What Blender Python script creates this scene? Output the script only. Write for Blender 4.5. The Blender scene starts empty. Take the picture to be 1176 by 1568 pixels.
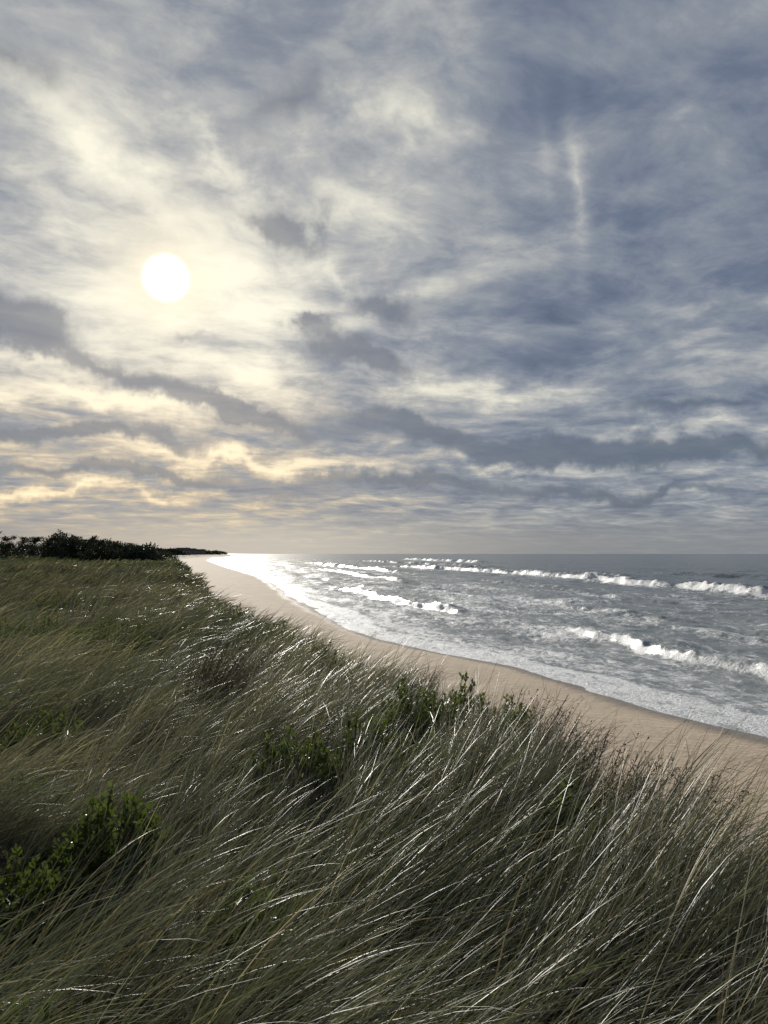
import bpy, math, numpy as np
from mathutils import Vector
rng=np.random.default_rng(7)
scene=bpy.context.scene
scene.view_settings.view_transform='Standard'
scene.view_settings.look='None'
scene.view_settings.exposure=0

SUN_AZ=-16.0; SUN_EL=19.2
# ------------------------------------------------------------ numpy noise
def _h(xi,yi,seed):
    h=(xi.astype(np.int64)*374761393+yi.astype(np.int64)*668265263+seed*974634777)&0xffffffff
    h=((h^(h>>13))*1274126177)&0xffffffff
    h=(h^(h>>16))
    return (h&0xffffff)/float(0xffffff)
def vn(x,y,seed=0):
    xi=np.floor(x);yi=np.floor(y);fx=x-xi;fy=y-yi
    fx=fx*fx*fx*(fx*(fx*6-15)+10);fy=fy*fy*fy*(fy*(fy*6-15)+10)
    a=_h(xi,yi,seed);b=_h(xi+1,yi,seed);c=_h(xi,yi+1,seed);d=_h(xi+1,yi+1,seed)
    return (a*(1-fx)+b*fx)*(1-fy)+(c*(1-fx)+d*fx)*fy
def fbm(x,y,seed=0,o=4):
    s=0;a=.5;t=0
    for i in range(o):
        s=s+a*vn(x+i*17.3,y-i*9.1,seed+i*31);t+=a;a*=.5
        x,y=(x*1.6+y*1.2),(y*1.6-x*1.2)
    return s/t
def ss(a,b,x):
    t=np.clip((x-a)/(b-a),0,1);return t*t*(3-2*t)
# ------------------------------------------------------------ coast curves
SY=np.array([-400,-60,0,20,29.8,34.9,38.6,43.9,47.8,52.4,55.3,62.7,72.3,91.4,124,169,234,397,794,1300,1700,2000,2300,3000,9000.])
SX=np.array([160,50,26,19,14.6,12.3,11.2,10.0,8.4,5.9,3.9,.5,-2.9,-6.8,-14.4,-23,-37,-80,-180,-285,-335,-355,-430,-900,-7000.])
EY=np.array([-400,-20,0,2.6,4.6,5.3,6,7.4,8.2,11,14,16.7,18.4,23,28.8,37.8,81,254,400,800,1600,2000,2300,3000,9000.])
EX=np.array([120,7,2.9,2.2,1.65,1.35,1.2,1.0,.9,.0,-.9,-1.9,-2.6,-4.4,-6.1,-9.3,-21.5,-68,-110,-214,-362,-395,-470,-950,-7100.])
def xs(y): return np.interp(y,SY,SX)
def xe(y): return np.interp(y,EY,EX)
def edge_dist(x,y):
    r=np.hypot(x,y)
    return (xe(y)-x)*.97+ (fbm(x/1.7+5,y/1.7,3,3)-.5)*.9*ss(4,10,r)+(fbm(x/12,y/12,8,3)-.5)*3*ss(20,60,r)
def ground(x,y):
    r=np.hypot(x,y)
    e=edge_dist(x,y)
    dune=5.02+.95*ss(50,170,r)*ss(5,40,e)+(fbm(x/5,y/5,11,4)-.5)*.8+(fbm(x/22,y/22,14,3)-.5)*1.2*ss(15,40,r)
    dune=dune-.22*ss(2.2,.2,e)*ss(3,8,r)
    b=xs(y)-x
    bp=np.maximum(b,0)
    beach=1.6*(1-np.exp(-bp/13))+(fbm(x/3,y/3,21,3)-.5)*.10*ss(1,6,bp)
    beach=np.where(b<0,np.maximum(b*.09,-3.5),beach)
    s=ss(-3.8,.3,e)
    return beach*(1-s)+dune*s, e, b
# ------------------------------------------------------------ mesh helpers
def mesh_np(name,V,F,mats,attrs=None,smooth=True,mi=None,link=True):
    V=np.asarray(V,np.float32);F=np.asarray(F,np.int32);k=F.shape[1]
    me=bpy.data.meshes.new(name)
    me.vertices.add(len(V));me.vertices.foreach_set('co',V.ravel())
    me.loops.add(F.size);me.loops.foreach_set('vertex_index',F.ravel())
    me.polygons.add(len(F))
    me.polygons.foreach_set('loop_start',np.arange(0,F.size,k,dtype=np.int32))
    me.polygons.foreach_set('loop_total',np.full(len(F),k,dtype=np.int32))
    if smooth: me.polygons.foreach_set('use_smooth',np.ones(len(F),dtype=bool))
    for m in (mats if isinstance(mats,(list,tuple)) else [mats]): me.materials.append(m)
    if mi is not None: me.polygons.foreach_set('material_index',np.asarray(mi,np.int32))
    me.update(calc_edges=True)
    for n,a in (attrs or {}).items():
        a=np.asarray(a,np.float32)
        if a.ndim==1:
            at=me.attributes.new(n,'FLOAT','POINT');at.data.foreach_set('value',a)
        else:
            at=me.attributes.new(n,'FLOAT_COLOR','POINT')
            at.data.foreach_set('color',np.c_[a,np.ones(len(a),np.float32)].astype(np.float32).ravel())
    ob=bpy.data.objects.new(name,me)
    if link: scene.collection.objects.link(ob)
    return ob
def polar(rs,ths):
    R,T=np.meshgrid(rs,ths,indexing='ij')
    X=R*np.sin(T);Y=R*np.cos(T)
    nr,nt=R.shape
    i=np.arange(nr-1)[:,None];j=np.arange(nt-1)[None,:]
    a=i*nt+j
    F=np.stack([a,a+nt,a+nt+1,a+1],-1).reshape(-1,4)
    return X.ravel(),Y.ravel(),F
# ------------------------------------------------------------ node DSL
class S:
    def __init__(s,nt,sock): s.nt=nt;s.k=sock
    def _m(s,op,*o,clamp=False):
        n=s.nt.nodes.new('ShaderNodeMath');n.operation=op;n.use_clamp=clamp
        for i,v in enumerate((s,)+o):
            if isinstance(v,S): s.nt.links.new(v.k,n.inputs[i])
            else: n.inputs[i].default_value=v
        return S(s.nt,n.outputs[0])
    def __add__(s,o):return s._m('ADD',o)
    __radd__=__add__
    def __mul__(s,o):return s._m('MULTIPLY',o)
    __rmul__=__mul__
    def __sub__(s,o):return s._m('SUBTRACT',o)
    def __rsub__(s,o):return (s*-1)+o
    def __truediv__(s,o):return s._m('DIVIDE',o)
    def clamp(s):return s._m('ADD',0.0,clamp=True)
    def smooth(s,a,b):
        n=s.nt.nodes.new('ShaderNodeMapRange');n.interpolation_type='SMOOTHSTEP'
        s.nt.links.new(s.k,n.inputs[0]);n.inputs[1].default_value=a;n.inputs[2].default_value=b
        return S(s.nt,n.outputs[0])
def mk_noise(nt,vec,scale,detail=5,rough=.5,dist=0.,lac=2.0,color=False):
    n=nt.nodes.new('ShaderNodeTexNoise')
    if vec is not None: nt.links.new(vec.k,n.inputs['Vector'])
    n.inputs['Scale'].default_value=scale;n.inputs['Detail'].default_value=detail
    n.inputs['Roughness'].default_value=rough;n.inputs['Distortion'].default_value=dist
    n.inputs['Lacunarity'].default_value=lac
    return S(nt,n.outputs[1 if color else 0])
def comb(nt,x,y,z):
    n=nt.nodes.new('ShaderNodeCombineXYZ')
    for i,v in enumerate((x,y,z)):
        if isinstance(v,S): nt.links.new(v.k,n.inputs[i])
        else: n.inputs[i].default_value=v
    return S(nt,n.outputs[0])
def ramp(nt,fac,stops,interp='LINEAR'):
    n=nt.nodes.new('ShaderNodeValToRGB');n.color_ramp.interpolation=interp
    e=n.color_ramp.elements
    while len(e)<len(stops): e.new(.5)
    for el,(p,c) in zip(e,stops): el.position=p;el.color=(*c,1)
    nt.links.new(fac.k,n.inputs[0]);return S(nt,n.outputs[0])
def mixc(nt,f,a,b,mode='MIX'):
    n=nt.nodes.new('ShaderNodeMix');n.data_type='RGBA';n.blend_type=mode
    for i,v in ((0,f),(6,a),(7,b)):
        if isinstance(v,S): nt.links.new(v.k,n.inputs[i])
        else: n.inputs[i].default_value=(v if i==0 else (*v,1))
    return S(nt,n.outputs[2])
def new_mat(name):
    m=bpy.data.materials.new(name);m.use_nodes=True;nt=m.node_tree;nt.nodes.clear()
    o=nt.nodes.new('ShaderNodeOutputMaterial');return m,nt,o
def pbsdf(nt,col,rough=.6,spec=.5,**kw):
    p=nt.nodes.new('ShaderNodeBsdfPrincipled')
    for k,v in (('Base Color',col),('Roughness',rough),('Specular IOR Level',spec)):
        if isinstance(v,S): nt.links.new(v.k,p.inputs[k])
        else: p.inputs[k].default_value=(*v,1) if k=='Base Color' else v
    for k,v in kw.items():
        if isinstance(v,S): nt.links.new(v.k,p.inputs[k])
        else: p.inputs[k].default_value=v
    return p
def attr(nt,name,color=False):
    n=nt.nodes.new('ShaderNodeAttribute');n.attribute_name=name
    return S(nt,n.outputs['Color' if color else 'Fac'])
def pos(nt):
    n=nt.nodes.new('ShaderNodeNewGeometry');return S(nt,n.outputs['Position'])
def vscale(nt,v,s):
    n=nt.nodes.new('ShaderNodeVectorMath');n.operation='MULTIPLY'
    nt.links.new(v.k,n.inputs[0]);n.inputs[1].default_value=s;return S(nt,n.outputs[0])
def bump(nt,h,strength,dist):
    n=nt.nodes.new('ShaderNodeBump');nt.links.new(h.k,n.inputs['Height'])
    n.inputs['Strength'].default_value=strength;n.inputs['Distance'].default_value=dist
    return S(nt,n.outputs[0])
# ------------------------------------------------------------ world / sky
w=bpy.data.worlds.new("World");scene.world=w;w.use_nodes=True
nt=w.node_tree;nt.nodes.clear()
out=nt.nodes.new('ShaderNodeOutputWorld')
tc=nt.nodes.new('ShaderNodeTexCoord')
nm=nt.nodes.new('ShaderNodeVectorMath');nm.operation='NORMALIZE';nt.links.new(tc.outputs['Generated'],nm.inputs[0])
sp=nt.nodes.new('ShaderNodeSeparateXYZ');nt.links.new(nm.outputs[0],sp.inputs[0])
dx,dy,dz=[S(nt,sp.outputs[i]) for i in range(3)]
sa,se=math.radians(SUN_AZ),math.radians(SUN_EL)
sund=(math.sin(sa)*math.cos(se),math.cos(sa)*math.cos(se),math.sin(se))
dot=dx*sund[0]+dy*sund[1]+dz*sund[2]
ang=dot._m('MINIMUM',1.0)._m('ARCCOSINE')*57.2958
azr=dx._m('ARCTAN2',dy)*57.2958
elr=dz._m('MAXIMUM',-1.0)._m('ARCSINE')*57.2958
zc=dz._m('MAXIMUM',0.0)+0.10
px=dx/zc;py=dy/zc
P=comb(nt,px,py,0.0)
wn=mk_noise(nt,P,1.1,3,.55,color=True)
wsp=nt.nodes.new('ShaderNodeSeparateColor');nt.links.new(wn.k,wsp.inputs[0])
w1,w2=S(nt,wsp.outputs[0])-.5,S(nt,wsp.outputs[1])-.5
Pw=comb(nt,px+w1*.4,py+w2*.4,0.0)
n_big=mk_noise(nt,Pw,.8,2,.5)
n_mid=mk_noise(nt,Pw,2.7,8,.60,.12)
# upper wisps: fine mottled texture, mildly stretched
fx=(px*.8+py*.6);fy=(py*.8-px*.6)*1.35
n_wis=mk_noise(nt,comb(nt,fx+w1*.7,fy+w2*.5,3.0),4.6,7,.64,.15)
en=mk_noise(nt,S(nt,nm.outputs[0]),9.,5,.6,color=True)
esp=nt.nodes.new('ShaderNodeSeparateColor');nt.links.new(en.k,esp.inputs[0])
e1=S(nt,esp.outputs[0])-.5;e2_=S(nt,esp.outputs[1])-.5
AE=comb(nt,azr+e1*14.,elr+e2_*6.0,0.0)
AEs=comb(nt,azr+e1*3.0,elr,0.0)
def blobs(lst,vec):
    acc=None
    for (a0,e0,sa_,se_,rot,amp) in lst:
        m=nt.nodes.new('ShaderNodeMapping');m.vector_type='TEXTURE'
        nt.links.new(vec.k,m.inputs['Vector'])
        m.inputs['Location'].default_value=(a0,e0,0);m.inputs['Rotation'].default_value=(0,0,math.radians(rot))
        m.inputs['Scale'].default_value=(sa_*2.2,se_*2.2,1)
        gdt=nt.nodes.new('ShaderNodeTexGradient');gdt.gradient_type='QUADRATIC_SPHERE';nt.links.new(m.outputs[0],gdt.inputs[0])
        n=nt.nodes.new('ShaderNodeMath');n.operation='MULTIPLY_ADD'
        nt.links.new(gdt.outputs['Fac'],n.inputs[0]);n.inputs[1].default_value=amp*1.25
        if acc is None: n.inputs[2].default_value=0
        else: nt.links.new(acc.k,n.inputs[2])
        acc=S(nt,n.outputs[0])
    return acc
dark=blobs([(-7.2,23.2,3.4,2.0,-15,1.15),(-25.6,15.4,4.8,1.8,-8,1.3),(-.2,18.2,4.2,1.3,0,1.1),(-2.3,14.4,4.4,1.3,-5,1.3),
           (-6.6,16.3,1.7,.8,0,1.),(-18.,12.0,6.5,.9,-16,.90),(-9.5,9.6,6.5,1.15,-10,1.25),(2.2,9.6,5.0,1.0,-10,1.15),
           (9.,8.0,9.,1.1,-4,1.3),(22.,7.0,8.,.95,0,1.15),(-22.,8.3,9.,.8,-5,1.3),(-20,5.4,13.,.55,-3,1.05),(2.,5.2,12.,.6,-2,.95),(18,4.4,10.,.5,0,.8),
           (22,10.4,7.,.9,0,.8),(10.5,19.,6.,1.6,10,.5),(-15.8,15.6,1.6,.45,0,.75),(-25,31,5,3,0,.6),(-7,30.5,7,3,20,.65),(8,29.5,4,3,0,.5),(12,13.8,6,1.,0,.6)],AE)
lite=blobs([(2.,30.,4.,5.,-30,.45),(-1.,22.5,6.,2.2,-30,.32),(-19.,10.3,6.,.6,-8,.8),(-11.,6.7,9.,.5,-3,.9),(-22.,4.1,9.,.35,-1,.7),(3,11.8,6.,.9,0,.5),(10,6.3,8,.4,-2,.6),
           (-20.,26.5,4.5,1.4,-35,.45),(-12.,27.5,4.,1.1,-35,.45),(10.,12.,8.,1.0,-5,.45),(-9,13,5,3,-40,.4),(-24,13,4,.7,-5,.55),(-4,20,3,1.6,-40,.5),(-10,18,5,4,-40,.35),(-25,30,2,3,60,.3),(20,8.8,7,.5,0,.4)],AE)
lite=lite+blobs([(14.4,25.0,.7,5.6,1,.50),(12.2,27.0,.6,5.,4,.16),(17.,24.0,.9,5.,-3,.12)],AEs)
g1=((ang/9.5)*(ang/9.5)*-1.0)._m('EXPONENT')
g2=((ang/20.)*(ang/20.)*-1.0)._m('EXPONENT')
rightdark=azr.smooth(2.,30.)*elr.smooth(10.,34.)
Dm=(dark+(n_mid-.5)*1.1+(n_wis-.5)*.3).smooth(.30,1.0)
T=(n_big-.5)*.55+(n_mid-.5)*1.15+(n_wis-.5)*.62+.385+g1*.34+g2*.19
T=T+lite*.45-rightdark*.22-dark*.10
T=T.clamp()
cl=ramp(nt,T,[(0.,(.095,.125,.195)),(.22,(.155,.190,.265)),(.42,(.265,.295,.345)),(.60,(.45,.46,.46)),(.80,(.76,.74,.645)),(1.,(1.0,.96,.79))])
warm=elr.smooth(16.,4.)*azr.smooth(16.,-12.)
cl=mixc(nt,warm*T.smooth(.35,.6)*.85,cl,mixc(nt,1.0,cl,(1.14,.94,.72),'MULTIPLY'))
dcol=mixc(nt,g2,(.105,.138,.195),(.19,.21,.255))
cl=mixc(nt,Dm*.80,cl,dcol)
hz=elr.smooth(3.9,0.4)
hcol=mixc(nt,(((azr+8.)/13.)*((azr+8.)/13.)*-1.0)._m('EXPONENT'),(.225,.250,.280),(.46,.475,.46))
cl=mixc(nt,hz*.88,cl,hcol)
halo=((ang/3.4)*(ang/3.4)*-1.)._m('EXPONENT')
disc=ang.smooth(1.8,.8)
cl=mixc(nt,halo*.78,cl,(1.08,.98,.74))
cl=mixc(nt,disc,cl,(2.6,2.5,2.1))
bgc=nt.nodes.new('ShaderNodeBackground');nt.links.new(cl.k,bgc.inputs[0]);bgc.inputs[1].default_value=1.0
sky=nt.nodes.new('ShaderNodeTexSky');sky.sky_type='NISHITA';sky.sun_disc=False
sky.sun_elevation=se;sky.sun_rotation=sa
bgs=nt.nodes.new('ShaderNodeBackground');nt.links.new(sky.outputs[0],bgs.inputs[0]);bgs.inputs[1].default_value=.06
mx=nt.nodes.new('ShaderNodeMixShader');mx.inputs[0].default_value=.93
nt.links.new(bgs.outputs[0],mx.inputs[1]);nt.links.new(bgc.outputs[0],mx.inputs[2]);nt.links.new(mx.outputs[0],out.inputs[0])
sl=bpy.data.lights.new('sun','SUN');sl.energy=5.0;sl.angle=math.radians(1.6);sl.color=(1,.945,.85)
so=bpy.data.objects.new('sun',sl);scene.collection.objects.link(so)
so.rotation_euler=Vector(sund).to_track_quat('Z','Y').to_euler();so.location=(-30,80,60)
cd=bpy.data.cameras.new('camera');co=bpy.data.objects.new('camera',cd);scene.collection.objects.link(co)
cd.sensor_fit='VERTICAL';cd.sensor_height=36;cd.lens=27.2;cd.clip_end=60000;cd.clip_start=.05
co.location=(0,0,7);co.rotation_euler=(math.radians(93.09),0,0);scene.camera=co
# ------------------------------------------------------------ terrain
m_ter,nt,o=new_mat('dune_ground')
p=pos(nt)
g=attr(nt,'grassy');wet=attr(nt,'wet')
s1=mk_noise(nt,p,.35,4);s2=mk_noise(nt,p,14.,5,.6)
sand=ramp(nt,s1*.6+s2*.4,[(.3,(.37,.285,.195)),(.7,(.50,.395,.280))])
sand=mixc(nt,wet,sand,(.20,.160,.118))
q=mk_noise(nt,p,.09,4,.6);q2=mk_noise(nt,p,1.3,5,.65)
soil=ramp(nt,q*.5+q2*.5,[(.35,(.022,.025,.015)),(.5,(.050,.050,.027)),(.65,(.085,.075,.042))])
col=mixc(nt,(g+(q2-.5)*.5).smooth(.35,.6),sand,soil)
b1=bump(nt,mk_noise(nt,p,2.2,6,.6),.7,.14)
pb=pbsdf(nt,col,wet*-.55+.9,.4,Normal=b1);nt.links.new(pb.outputs[0],o.inputs[0])
ths=np.radians(np.concatenate([np.arange(-180,-50,2.),np.arange(-50,50,.16),np.arange(50,180.1,2.)]))
rs=np.concatenate([[0.01],np.geomspace(.3,400,520),np.geomspace(410,9000,110)])
X,Y,F=polar(rs,ths)
Z,E,B=ground(X,Y)
gr=ss(-1.9,-.2,E+(fbm(X/1.1,Y/1.1,41,3)-.5)*2.0)
wt=ss(2.8,0.8,B+(fbm(X/4,Y/4,77,3)-.5)*2.)
mesh_np('sand_dune_ground',np.c_[X,Y,Z],F[:,::-1],m_ter,{'grassy':gr,'wet':wt})
# ------------------------------------------------------------ sea
BR=[ # ys, b offsets, y-range fade, amp, width, foam
 ([60,124,224,310,420],[66,75,84,86,80],(70,120,310,460),1.45,2.2,1.0),
 ([40,47,60,70],[9.8,10.8,17.5,18.5],(36,43,64,74),.6,.9,.9),
 ([90,99,130,170],[15.5,15,13,8.5],(88,98,135,175),.8,1.1,.95),
 ([60,90,130],[34,34,36],(55,70,100,140),.5,1.6,.45),
 ([170,260,360],[30,33,36],(165,200,300,380),.9,2.,.9),
 ([230,400,600],[55,58,70],(230,320,520,640),1.1,2.6,.8),
 ([450,700,1000],[180,205,235],(480,640,860,1020),2.0,5,1.),
 ([350,500,800],[120,130,140],(330,430,640,820),1.3,3.5,.6),
 ([90,200,300],[130,135,140],(60,140,200,320),.9,6,.0),
 ([200,300,420],[105,108,110],(190,250,340,430),.8,2.4,.6),
 ([100,150,220],[50,52,54],(90,130,190,240),.55,2.,.5),
 ([30,50,80],[26,27,28],(20,40,60,85),.4,1.3,.45)]
def sea(X,Y):
    r=np.hypot(X,Y)
    b=(X-xs(Y))*.97
    cal=ss(1,14,b)
    far=1-ss(500,1600,r)
    wob=(fbm(X/40,Y/40,50,3)-.5)*22
    z=.18*np.sin(2*np.pi*(b+wob)/19)*cal*far
    rid=lambda s,sd:1-np.abs(2*fbm(X/s+.25*Y/s,Y/(s*1.7),sd,3)-1)*2
    z=z+(rid(7.,61)-.5)*.38*cal*far*(1-.4*ss(300,800,r))+(rid(2.6,63)-.5)*.17*cal*(1-ss(120,300,r))+(rid(1.0,65)-.5)*.05*(.3+.7*cal)*(1-ss(50,120,r))
    foam=np.zeros_like(X)
    for i,(ys_,bo,(a0,a1,a2,a3),amp,wd,fo) in enumerate(BR):
        b0=np.interp(Y,ys_,bo)+(fbm(Y/13,Y*0+i,90+i,4)-.5)*wd*4.
        env=ss(a0,a1,Y)*(1-ss(a2,a3,Y))*(.45+1.15*(fbm(Y/12,Y*0+i*3.,120+i,4)))
        env=np.clip(env,0,1.15)
        u=b-b0
        prof=np.where(u<0,np.exp(-(u/(wd*.5))**2),np.exp(-(u/(wd*1.8))**2))
        z=z+amp*env*prof*(1+.6*(fbm(X/1.1,Y/1.1,140+i,4)-.5))
        e2=np.clip(env*2.2-.85,0,1)
        rag=fbm(X/1.2,Y/2.2,160+i,4)
        fr=np.exp(-((u+wd*.45)/(wd*.62))**2)
        foam=np.maximum(foam,fo*e2*fr*(.22+1.1*rag))
        z=z+fo*env*.30*wd*.3*np.exp(-((u+wd*1.2)/(wd*.9))**2)*(fbm(X/.7,Y/.7,180+i,3))
        tr=np.where(u<0,np.exp(-np.abs(u)/(wd*5.5)),np.exp(-np.abs(u)/(wd*.8)))
        foam=np.maximum(foam,fo*np.clip(env*1.5-.3,0,1)*tr*.62)
    st=fbm(b/2.2,Y/9.,200,4)
    sw=1.5+3.5*fbm(Y/9,Y*0,245,3)
    foam=np.maximum(foam,ss(1.3,.8,b/sw)*.76)
    foam=np.maximum(foam,ss(24,2.,b)*(.36+.48*st))
    foam=np.maximum(foam,ss(120,30,b)*(.22+.50*fbm(b/4,Y/14.,210,4)))
    foam=np.maximum(foam,ss(380,100,b)*.50*fbm(b/8,Y/30.,220,4))
    z=z+.06*(fbm(b/1.5,Y/5,230,3)-.3)*ss(-2,1,b)*ss(14,3,b)
    z=np.where(b<0,z+.02+.20*(fbm(Y/4,Y*0,240,3)-.35),z+(.02+.20*(fbm(Y/4,Y*0,240,3)-.35))*ss(8,0,b))
    return z,foam,b
m_sea,nt,o=new_mat('sea_water')
p=pos(nt);fo=attr(nt,'foam');cr=attr(nt,'near')
ps=vscale(nt,p,(1.0,.5,1.0))
f1=mk_noise(nt,vscale(nt,p,(1,.38,1)),1.4,7,.68,.8)
f2=mk_noise(nt,p,6.,4,.65,.3)
f3=mk_noise(nt,vscale(nt,p,(1,.3,1)),.28,4,.6,.4)
vor=nt.nodes.new('ShaderNodeTexVoronoi');vor.feature='DISTANCE_TO_EDGE';vor.inputs['Scale'].default_value=1.1
wv=mk_noise(nt,p,1.2,4,.6,color=True)
va=nt.nodes.new('ShaderNodeVectorMath');va.operation='ADD';nt.links.new(p.k,va.inputs[0]);nt.links.new(wv.k,va.inputs[1])
nt.links.new(va.outputs[0],vor.inputs['Vector'])
lace=1.0-S(nt,vor.outputs['Distance']).smooth(.0,.20)
fm=(fo+(f1-.5)*1.15+(f2-.5)*.5+(f3-.5)*.5+lace*.12).smooth(.45,.82)
h=mk_noise(nt,ps,1.1,3,.6)*.5+mk_noise(nt,ps,3.5,4,.65)*.22
bw=bump(nt,h,.6,.30)
water=pbsdf(nt,mixc(nt,cr,(.115,.135,.140),(.225,.24,.232)),.26,.6,Normal=bw);water.inputs['IOR'].default_value=1.34
fcol=mixc(nt,f2,(.60,.62,.63),(.86,.86,.85))
bf=bump(nt,f1*.5+f2*.5,1.0,.45)
foamb=pbsdf(nt,fcol,.55,.4,Normal=bf)
ms=nt.nodes.new('ShaderNodeMixShader');nt.links.new(fm.k,ms.inputs[0]);nt.links.new(water.outputs[0],ms.inputs[1]);nt.links.new(foamb.outputs[0],ms.inputs[2])
nt.links.new(ms.outputs[0],o.inputs[0])
ths=np.radians(np.concatenate([np.arange(-180,-20,2.),np.arange(-20,32,.085),np.arange(32,70,.5),np.arange(70,180.1,2.)]))
rs=np.concatenate([[5,8,12],np.geomspace(18,420,720),np.geomspace(425,1600,150),np.geomspace(1650,45000,50)])
X,Y,F=polar(rs,ths)
Z,FO,B=sea(X,Y)
mesh_np('sea',np.c_[X,Y,Z],F[:,::-1],m_sea,{'foam':FO,'near':ss(120,5,B)})
# ------------------------------------------------------------ shrub positions
BAY=[(.10,7.6,.46,.76,260),(.55,7.3,.46,.84,280),(.95,7.0,.36,.78,190),(-.75,5.9,.46,.62,240),(-.1,6.3,.46,.68,220),(.35,6.0,.36,.62,160),
     (-1.62,4.6,.38,.60,230),(-1.95,4.05,.38,.48,190),(-2.05,3.5,.3,.46,130),(-1.2,2.55,.26,.52,130),(-.65,3.65,.3,.50,150),(1.0,4.5,.26,.52,120),
     (-1.1,11.8,.6,.78,200),(-2.1,14.5,.7,.8,200),(-6.3,14.,1.1,.8,360),(-4.5,12.5,.8,.7,240),(-3.4,17.,.7,.75,180),(1.2,5.2,.22,.5,80),(-8.5,21,1.5,.9,360),(-5.5,9.5,.7,.68,240),(-3.2,7.2,.5,.56,190),(-2.6,5.6,.35,.5,140)]
TWG=[(1.2,7.2,.36,.95,170),(1.3,6.4,.32,.85,140),(1.35,5.2,.35,.75,160),(1.6,4.7,.32,.72,150),(-1.95,8.6,.4,1.0,210),(.35,9.7,.22,.75,70),(-2.4,4.2,.3,.6,80),(1.1,6.0,.25,.7,90)]
# ------------------------------------------------------------ grass
m_gr,nt,o=new_mat('beach_grass_blade')
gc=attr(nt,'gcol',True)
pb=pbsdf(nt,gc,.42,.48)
tr=nt.nodes.new('ShaderNodeBsdfTranslucent');tcx=mixc(nt,1.,gc,(1.08,1.1,.8),'MULTIPLY');nt.links.new(tcx.k,tr.inputs[0])
ms=nt.nodes.new('ShaderNodeMixShader');ms.inputs[0].default_value=.34
nt.links.new(pb.outputs[0],ms.inputs[1]);nt.links.new(tr.outputs[0],ms.inputs[2]);nt.links.new(ms.outputs[0],o.inputs[0])
Vs=[];Fs=[];Cs=[];off=0
def add_blades(n,r0,r1,th0,th1,K,wmin,lsc=1.0):
    global off
    u=rng.random(n);r=np.sqrt(r0*r0+u*(r1*r1-r0*r0)) if r1<6 else r0*(r1/r0)**u
    th=np.radians(rng.uniform(th0,th1,n))
    x=r*np.sin(th);y=r*np.cos(th)
    if r1<25:
        G=.20
        ix=np.round(x/G);iy=np.round(y/G)
        jx=(_h(ix,iy,5)-.5)*G;jy=(_h(ix,iy,6)-.5)*G
        k=.76;x=x*(1-k)+(ix*G+jx)*k;y=y*(1-k)+(iy*G+jy)*k
        tuft=_h(ix,iy,7)
    else: tuft=rng.random(n)
    z,e,b=ground(x,y)
    dn=fbm(x/1.3,y/1.3,300,3)
    keep=(e>-.15-1.3*rng.random(n)**3)&(rng.random(n)<ss(.28,.50,dn)*.88+.12)&(b>4)
    sh=np.ones(n)
    for (sx,sy,R,*_) in BAY+TWG:
        q=np.hypot(x-sx,y-sy)/R
        sh=np.minimum(sh,.42+.58*ss(.6,1.3,q))
        keep&=~((q<1.)&(rng.random(n)<.55))
    x,y,z,e,r,dn,sh,tuft=[a[keep] for a in (x,y,z,e,r,dn,sh,tuft)];n=len(x)
    ln=fbm(x/1.0,y/1.0,310,3)
    L=(.5+.7*rng.random(n))*(.55+.8*ln)*lsc*sh*(.75+.5*tuft)*(1-.3*ss(.8,-1.,e))
    gust=(fbm(x/2.2,y/2.2,320,3)-.5)
    A=math.radians(31)+gust*2.3+(tuft-.5)*.8+rng.normal(0,.22,n)
    ph0=np.radians(20+rng.normal(0,12,n))+gust*.35
    ph1=np.radians(88+rng.normal(0,17,n))
    up=rng.random(n)<.04
    ph1=np.where(up,np.radians(38),ph1);L=np.where(up,L*.85,L)
    curl=rng.normal(0,.32,n)
    tw=rng.uniform(-1.3,1.3,n);tw1=rng.normal(0,.6,n)
    w0=np.maximum(.0030+.0040*rng.random(n),wmin*r)
    P_=np.stack([x,y,z-.02],1);V=np.zeros((n,K+1,2,3))
    for k in range(K+1):
        t=k/K
        ph=ph0+(ph1-ph0)*t**.75;a=A+curl*t
        d=np.stack([np.cos(a)*np.sin(ph),np.sin(a)*np.sin(ph),np.cos(ph)],1)
        W=np.stack([-np.sin(a),np.cos(a),0*a],1)
        N_=np.cross(d,W);q=tw+tw1*t
        Wd=W*np.cos(q)[:,None]+N_*np.sin(q)[:,None]
        wd=(w0*max(.06,(1-t**2.2)))[:,None]*.5
        V[:,k,0]=P_-Wd*wd;V[:,k,1]=P_+Wd*wd
        P_=P_+d*(L/K)[:,None]
    base=off+np.arange(n)[:,None]*(2*(K+1))+np.arange(K)[None,:]*2
    Fq=np.stack([base,base+1,base+3,base+2],-1).reshape(-1,4)
    hue=rng.random(n);patch=fbm(x/3.,y/3.,330,4);grn=fbm(x/14,y/9,335,3)
    green=np.array([.088,.110,.062]);olive=np.array([.150,.148,.088]);straw=np.array([.42,.365,.255]);brown=np.array([.13,.095,.06])
    m=np.clip(hue*.7+tuft*.3+(patch-.5)*1.8+.15*ss(12,35,r),0,1)[:,None]
    c=green*(1-m)+olive*m
    sw=(rng.random(n)<.14+.16*ss(.5,.7,patch)+.08*ss(14,50,r)*(grn<.52));c[sw]=c[sw]*.30+straw*.70
    br=(rng.random(n)<.12+.20*ss(1.2,-.4,e)+.12*(tuft>.8)+.16*ss(10,35,r));c[br]=c[br]*.3+brown*.7
    gg=(ss(.5,.62,grn)*ss(35,80,r))[:,None];c=c*(1-gg)+np.array([.085,.115,.035])*gg
    c*=rng.uniform(.6,1.4,n)[:,None]*(.62+.82*patch)[:,None]*(1-.25*ss(9,30,r))[:,None]
    C=np.repeat(c[:,None,:],2*(K+1),1)
    tt=np.repeat(np.arange(K+1)/K,2)[None,:,None]
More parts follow.
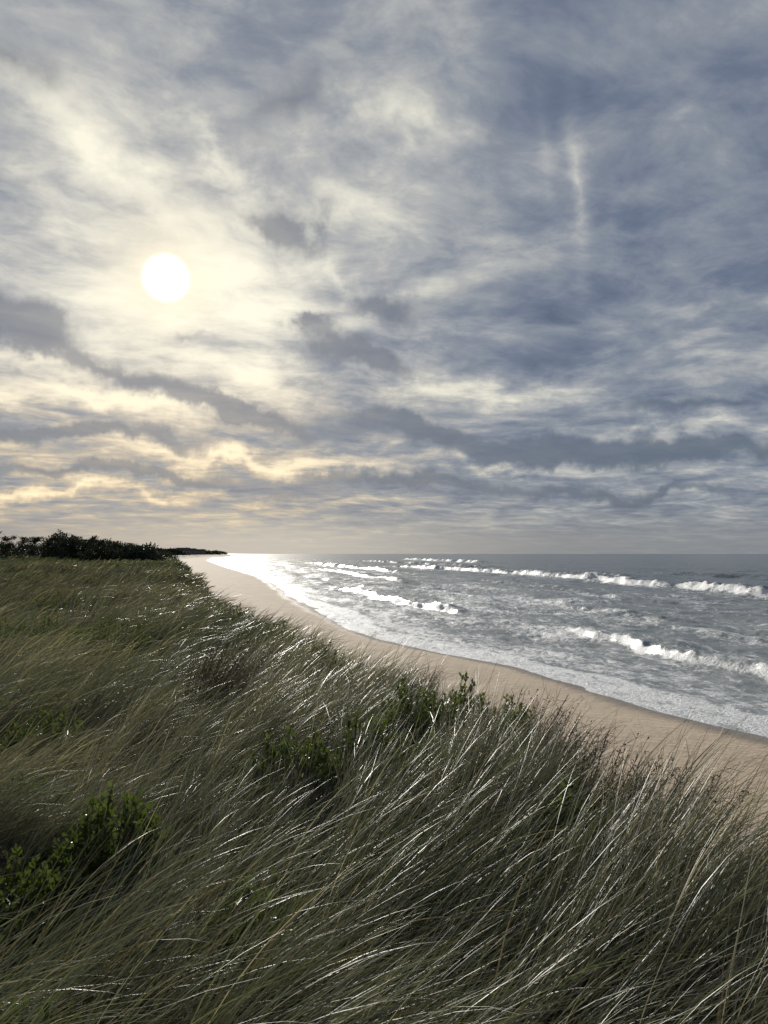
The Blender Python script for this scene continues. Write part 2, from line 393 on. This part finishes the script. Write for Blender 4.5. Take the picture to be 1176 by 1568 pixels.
    C=C*(1-.35*(1-tt)**2*1.0)+np.array([.03,.018,.008])*(1-tt)**2
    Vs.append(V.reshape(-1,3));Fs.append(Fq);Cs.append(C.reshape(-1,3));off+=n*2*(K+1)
add_blades(11000,.35,2.5,-180,180,9,.0007)
add_blades(30000,2.5,6,-46,46,9,.0009)
add_blades(58000,5,11,-40,38,7,.0009)
add_blades(60000,11,22,-40,30,5,.0010)
add_blades(55000,22,45,-38,12,4,.0013)
add_blades(45000,45,100,-36,0,3,.0016)
add_blades(32000,100,260,-36,-8,3,.0018)
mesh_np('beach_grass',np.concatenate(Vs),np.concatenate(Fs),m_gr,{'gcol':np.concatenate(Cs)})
# ------------------------------------------------------------ foliage
def leaf_mat(name,a,b,tr_=.35,rough=.4):
    m,nt,o=new_mat(name)
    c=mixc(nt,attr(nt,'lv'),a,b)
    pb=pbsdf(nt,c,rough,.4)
    t=nt.nodes.new('ShaderNodeBsdfTranslucent');nt.links.new(mixc(nt,1.,c,(1.2,1.25,.65),'MULTIPLY').k,t.inputs[0])
    ms=nt.nodes.new('ShaderNodeMixShader');ms.inputs[0].default_value=tr_
    nt.links.new(pb.outputs[0],ms.inputs[1]);nt.links.new(t.outputs[0],ms.inputs[2]);nt.links.new(ms.outputs[0],o.inputs[0]);return m
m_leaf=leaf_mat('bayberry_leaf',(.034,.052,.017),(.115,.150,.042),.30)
m_need=leaf_mat('dark_foliage',(.014,.020,.011),(.045,.055,.024),.1,.6)
m_twig,nt,o=new_mat('bark_twig')
pb=pbsdf(nt,ramp(nt,mk_noise(nt,pos(nt),30,4),[(.3,(.05,.035,.024)),(.7,(.14,.10,.07))]),.8,.3);nt.links.new(pb.outputs[0],o.inputs[0])
def norm(v): return v/np.maximum(np.linalg.norm(v,axis=-1,keepdims=True),1e-9)
def tubes(A,Bv,ra,rb,sides=4):
    n=len(A);d=norm(Bv-A);up=np.where(np.abs(d[:,2:3])>.9,[[1.,0,0]],[[0,0,1.]])
    u=norm(np.cross(d,up));v=np.cross(d,u)
    an=np.arange(sides)*2*np.pi/sides
    ring=np.cos(an)[None,:,None]*u[:,None,:]+np.sin(an)[None,:,None]*v[:,None,:]
    ra=np.broadcast_to(ra,(n,));rb=np.broadcast_to(rb,(n,))
    V=np.concatenate([A[:,None]+ring*ra[:,None,None],Bv[:,None]+ring*rb[:,None,None]],1)
    i=np.arange(n)[:,None]*2*sides;j=np.arange(sides)[None,:];k=(j+1)%sides
    F=np.stack([i+j,i+k,i+sides+k,i+sides+j],-1).reshape(-1,4)
    return V.reshape(-1,3),F
def leaves(Pp,D,Ls,Wd):
    n=len(Pp);r=norm(rng.normal(size=(n,3)));S_=norm(np.cross(D,r));N_=np.cross(S_,D)
    Ls=np.broadcast_to(Ls,(n,))[:,None];Wd=np.broadcast_to(Wd,(n,))[:,None]
    v=[Pp,Pp+D*Ls*.62+S_*Wd*.5+N_*Wd*.14,Pp+D*Ls-N_*Ls*.06,Pp+D*Ls*.62-S_*Wd*.5+N_*Wd*.14,Pp+D*Ls*.5]
    V=np.stack(v,1).reshape(-1,3);i=np.arange(n)*5
    F=np.concatenate([np.stack([i,i+1,i+2,i+4],1),np.stack([i,i+4,i+2,i+3],1)])
    return V,F
def build(name,parts,mats,loc):
    V=[];F=[];M=[];A=[];o_=0
    for v,f,mi,lv in parts:
        V.append(v);F.append(f+o_);M.append(np.full(len(f),mi));A.append(np.broadcast_to(lv,(len(v),)));o_+=len(v)
    ob=mesh_np(name,np.concatenate(V),np.concatenate(F),mats,{'lv':np.concatenate(A)},smooth=False,mi=np.concatenate(M))
    ob.location=loc;return ob
def gz(x,y): return float(ground(np.array([x]),np.array([y]))[0][0])
def bayberry(x,y,R,H,nt_,ll=.052,name='bayberry_shrub',nl=9):
    a=rng.uniform(0,2*np.pi,nt_);rr=R*np.sqrt(rng.random(nt_))
    lump=.65+.5*vn(np.cos(a)*2+x*3,np.sin(a)*2+y*3,9)
    hh=H*np.sqrt(np.maximum(0.08,1-(rr/R)**2*.85))*lump*rng.uniform(.6,1.1,nt_)
    tip=np.stack([np.cos(a)*rr+.18*hh,np.sin(a)*rr,hh],1)
    base=np.stack([np.cos(a)*rr*.35,np.sin(a)*rr*.35,np.full(nt_,-.06)],1)
    mid=(tip+base)/2+np.stack([np.cos(a)*.1*R,np.sin(a)*.1*R,-.0*hh],1)
    v1,f1_=tubes(base,mid,.006,.004);v2,f2_=tubes(mid,tip,.004,.002)
    n=nt_*nl;ti=np.repeat(np.arange(nt_),nl)
    ax=norm(tip-mid)
    D=norm(ax[ti]*.9+rng.normal(size=(n,3))*.6+np.array([0,0,.25]))
    Pp=tip[ti]-ax[ti]*(rng.random(n)[:,None]*.12)
    v3,f3=leaves(Pp,D,ll*rng.uniform(.7,1.25,n),ll*.5)
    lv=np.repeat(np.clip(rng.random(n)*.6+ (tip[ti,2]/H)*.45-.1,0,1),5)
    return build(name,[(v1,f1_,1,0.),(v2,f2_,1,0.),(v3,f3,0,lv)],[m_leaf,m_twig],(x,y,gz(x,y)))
for a_ in BAY: bayberry(*a_)
m_dry=leaf_mat('dry_twig_leaf',(.05,.035,.022),(.11,.085,.05),.2,.7)
def twiggy(x,y,R,H,n,name='bare_twig_shrub'):
    parts=[];a=rng.uniform(0,2*np.pi,n);rr=R*rng.random(n)**.6
    base=np.stack([np.cos(a)*rr*.5,np.sin(a)*rr*.5,np.full(n,-.06)],1)
    h=H*rng.uniform(.5,1.1,n)
    k1=base+np.stack([np.cos(a)*rr*.3+.08*h,np.sin(a)*rr*.3,h*.5],1)
    k2=k1+np.stack([np.cos(a)*rr*.4+.22*h,np.sin(a)*rr*.4+.04*h,h*.45],1)+rng.normal(size=(n,3))*.03
    for A_,B_,r1,r2 in ((base,k1,.004,.003),(k1,k2,.003,.0015)):
        v,f=tubes(A_,B_,r1,r2,3);parts.append((v,f,1,0.))
    for s_ in range(4):
        t=rng.random(n)[:,None];st=k1*(1-t)+k2*t
        en=st+norm(rng.normal(size=(n,3))+np.array([.7,.1,.9]))*rng.uniform(.05,.16,n)[:,None]
        v,f=tubes(st,en,.002,.001,3);parts.append((v,f,1,0.))
    m=n*5;ti=rng.integers(0,n,m);t=rng.random(m)[:,None]
    v,f=leaves(k1[ti]*(1-t)+k2[ti]*t,norm(rng.normal(size=(m,3))+np.array([.5,0,.6])),.028,.012)
    parts.append((v,f,0,np.repeat(rng.random(m),5)))
    return build(name,parts,[m_dry,m_twig],(x,y,gz(x,y)))
for a_ in TWG: twiggy(*a_)
def pine(x,y,H,seed):
    g=np.random.default_rng(seed);parts=[]
    ns=6;tz=np.linspace(-.3,H*.92,ns+1);lean=.25*H*(np.linspace(0,1,ns+1)**1.6)
    T=np.stack([lean+g.normal(0,.05,ns+1),g.normal(0,.05,ns+1),tz],1)
    rr=np.linspace(.13,.03,ns+1)
    v,f=tubes(T[:-1],T[1:],rr[:-1],rr[1:],7);parts.append((v,f,1,0.))
    nl=22;tt=g.uniform(.3,1,nl);st=np.stack([np.interp(tt,np.linspace(0,1,ns+1),T[:,i]) for i in range(3)],1)
    a=g.uniform(0,2*np.pi,nl);ln=H*(.42-.22*tt)*g.uniform(.6,1.25,nl)
    en=st+np.stack([np.cos(a)*ln+.3*ln,np.sin(a)*ln,ln*.18+g.normal(0,.1,nl)],1)
    v,f=tubes(st,en,.035,.012,4);parts.append((v,f,1,0.))
    m=nl*75;ti=g.integers(0,nl,m);t=g.uniform(.35,1.05,m)[:,None]
    Pp=st[ti]*(1-t)+en[ti]*t+g.normal(size=(m,3))*np.array([.16,.16,.10])*H*.25
    v,f=leaves(Pp,norm(g.normal(size=(m,3))+np.array([.3,0,.5])),.30,.09)
    parts.append((v,f,0,np.repeat(g.random(m),5)))
    return build('pine_tree',parts,[m_need,m_twig],(x,y,gz(x,y)))
def pol(az,r): a=math.radians(az);return r*math.sin(a),r*math.cos(a)
for i,(az,r,H) in enumerate([(-26.3,140,4.4),(-25.3,150,4.7),(-24.6,143,4.0),(-23.6,150,4.8),(-23.0,146,4.3),(-22.2,150,4.7),(-21.2,142,4.7),(-27.4,138,5.0),(-29.0,150,5.4),(-20.4,150,4.6)]):
    x,y=pol(az,r);pine(x,y,H,500+i)
def mass(name,cs,lsz,dens):
    parts=[]
    for x,y,R,H in cs:
        n=int(dens*R*H);d=norm(rng.normal(size=(n,3)));d[:,2]=np.abs(d[:,2])
        q=rng.uniform(.72,1.08,n)[:,None]*(.8+.4*vn(d[:,0]*2+x,d[:,1]*2+y,4))[:,None]
        Pp=d*q*np.array([R,R,H])+np.array([x,y,gz(x,y)-.3])
        v,f=leaves(Pp,norm(d+rng.normal(size=(n,3))*.7),lsz*rng.uniform(.6,1.3,n),lsz*.5)
        parts.append((v,f,0,np.repeat(rng.random(n)*.9,5)))
        st=np.array([[x,y,gz(x,y)-.4]]*5);en=st+np.stack([rng.uniform(-R,R,5)*.5,rng.uniform(-R,R,5)*.5,np.full(5,H*.85)],1)
        v,f=tubes(st,en,.12,.03,5);parts.append((v,f,1,0.))
    return build(name,parts,[m_need,m_twig],(0,0,0))
cs=[]
for i in range(46):
    az=rng.uniform(-23,-16.8);t=(az+23)/6.2
    x,y=pol(az,rng.uniform(150,172));cs.append((x,y,rng.uniform(2.,3.6),(5.0-1.6*t)*rng.uniform(.75,1.05)))
for i in range(40):
    az=rng.uniform(-40,-23);x,y=pol(az,rng.uniform(155,185));cs.append((x,y,rng.uniform(2,3.5),rng.uniform(2.2,3.3)))
for i in range(26):
    az=rng.uniform(-17.5,-15.6);x,y=pol(az,rng.uniform(230,330));cs.append((x,y,rng.uniform(2,4.),rng.uniform(1.4,2.6)))
mass('coastal_thicket',cs,.55,70)
cs=[]
for i in range(170):
    y=rng.uniform(420,2050);x=float(xe(y))-rng.uniform(22,110);cs.append((x,y,rng.uniform(8,16),rng.uniform(3.0,6.5)+y*.0012))
mass('distant_treeline',cs,2.4,9)
m_wall,nt,o=new_mat('shingle_wall');pb=pbsdf(nt,ramp(nt,mk_noise(nt,pos(nt),3,4),[(.3,(.16,.14,.12)),(.7,(.24,.22,.19))]),.8,.3);nt.links.new(pb.outputs[0],o.inputs[0])
m_roof,nt,o=new_mat('shingle_roof');pb=pbsdf(nt,ramp(nt,mk_noise(nt,pos(nt),3,4),[(.3,(.05,.045,.04)),(.7,(.09,.08,.07))]),.8,.3);nt.links.new(pb.outputs[0],o.inputs[0])
m_win,nt,o=new_mat('window_glass');pb=pbsdf(nt,(.03,.04,.05),.08,.6);nt.links.new(pb.outputs[0],o.inputs[0])
def box(name,c,s,mat,par):
    c=np.array(c);s=np.array(s)/2
    V=np.array([[i,j,k] for i in(-1,1) for j in(-1,1) for k in(-1,1)])*s+c
    F=[[0,1,3,2],[4,6,7,5],[0,4,5,1],[2,3,7,6],[0,2,6,4],[1,5,7,3]]
    ob=mesh_np(name,V,F,mat,smooth=False);ob.parent=par;return ob
def house(x,y,L,W,H):
    e=bpy.data.objects.new('beach_house',None);scene.collection.objects.link(e);e.location=(x,y,gz(x,y));e.rotation_euler=(0,0,.3)
    box('walls',(0,0,H/2),(L,W,H),m_wall,e)
    hw=W/2+.5;hl=L/2+.5;rh=W*.42
    V=[(-hl,-hw,H),(hl,-hw,H),(hl,hw,H),(-hl,hw,H),(-hl,0,H+rh),(hl,0,H+rh)]
    me=bpy.data.meshes.new('roof');me.from_pydata(V,[],[(0,1,5,4),(2,3,4,5),(0,4,3),(1,2,5),(0,3,2,1)]);me.materials.append(m_roof)
    r=bpy.data.objects.new('roof',me);scene.collection.objects.link(r);r.parent=e
    for i in range(4): box('window_%d'%i,(-L*.36+i*L*.24,-W/2-.03,H*.62),(L*.1,.08,H*.28),m_win,e)
    box('door',(L*.05,-W/2-.03,1.05),(1.0,.08,2.1),m_roof,e)
    box('chimney',(L*.25,1,H+rh*.9),(1,1,2.4),m_wall,e)
for (x,y,L) in [(-265,1080,18),(-300,1250,16),(-355,1500,22)]:
    house(float(xe(y))-14,y,L,10,6.5)
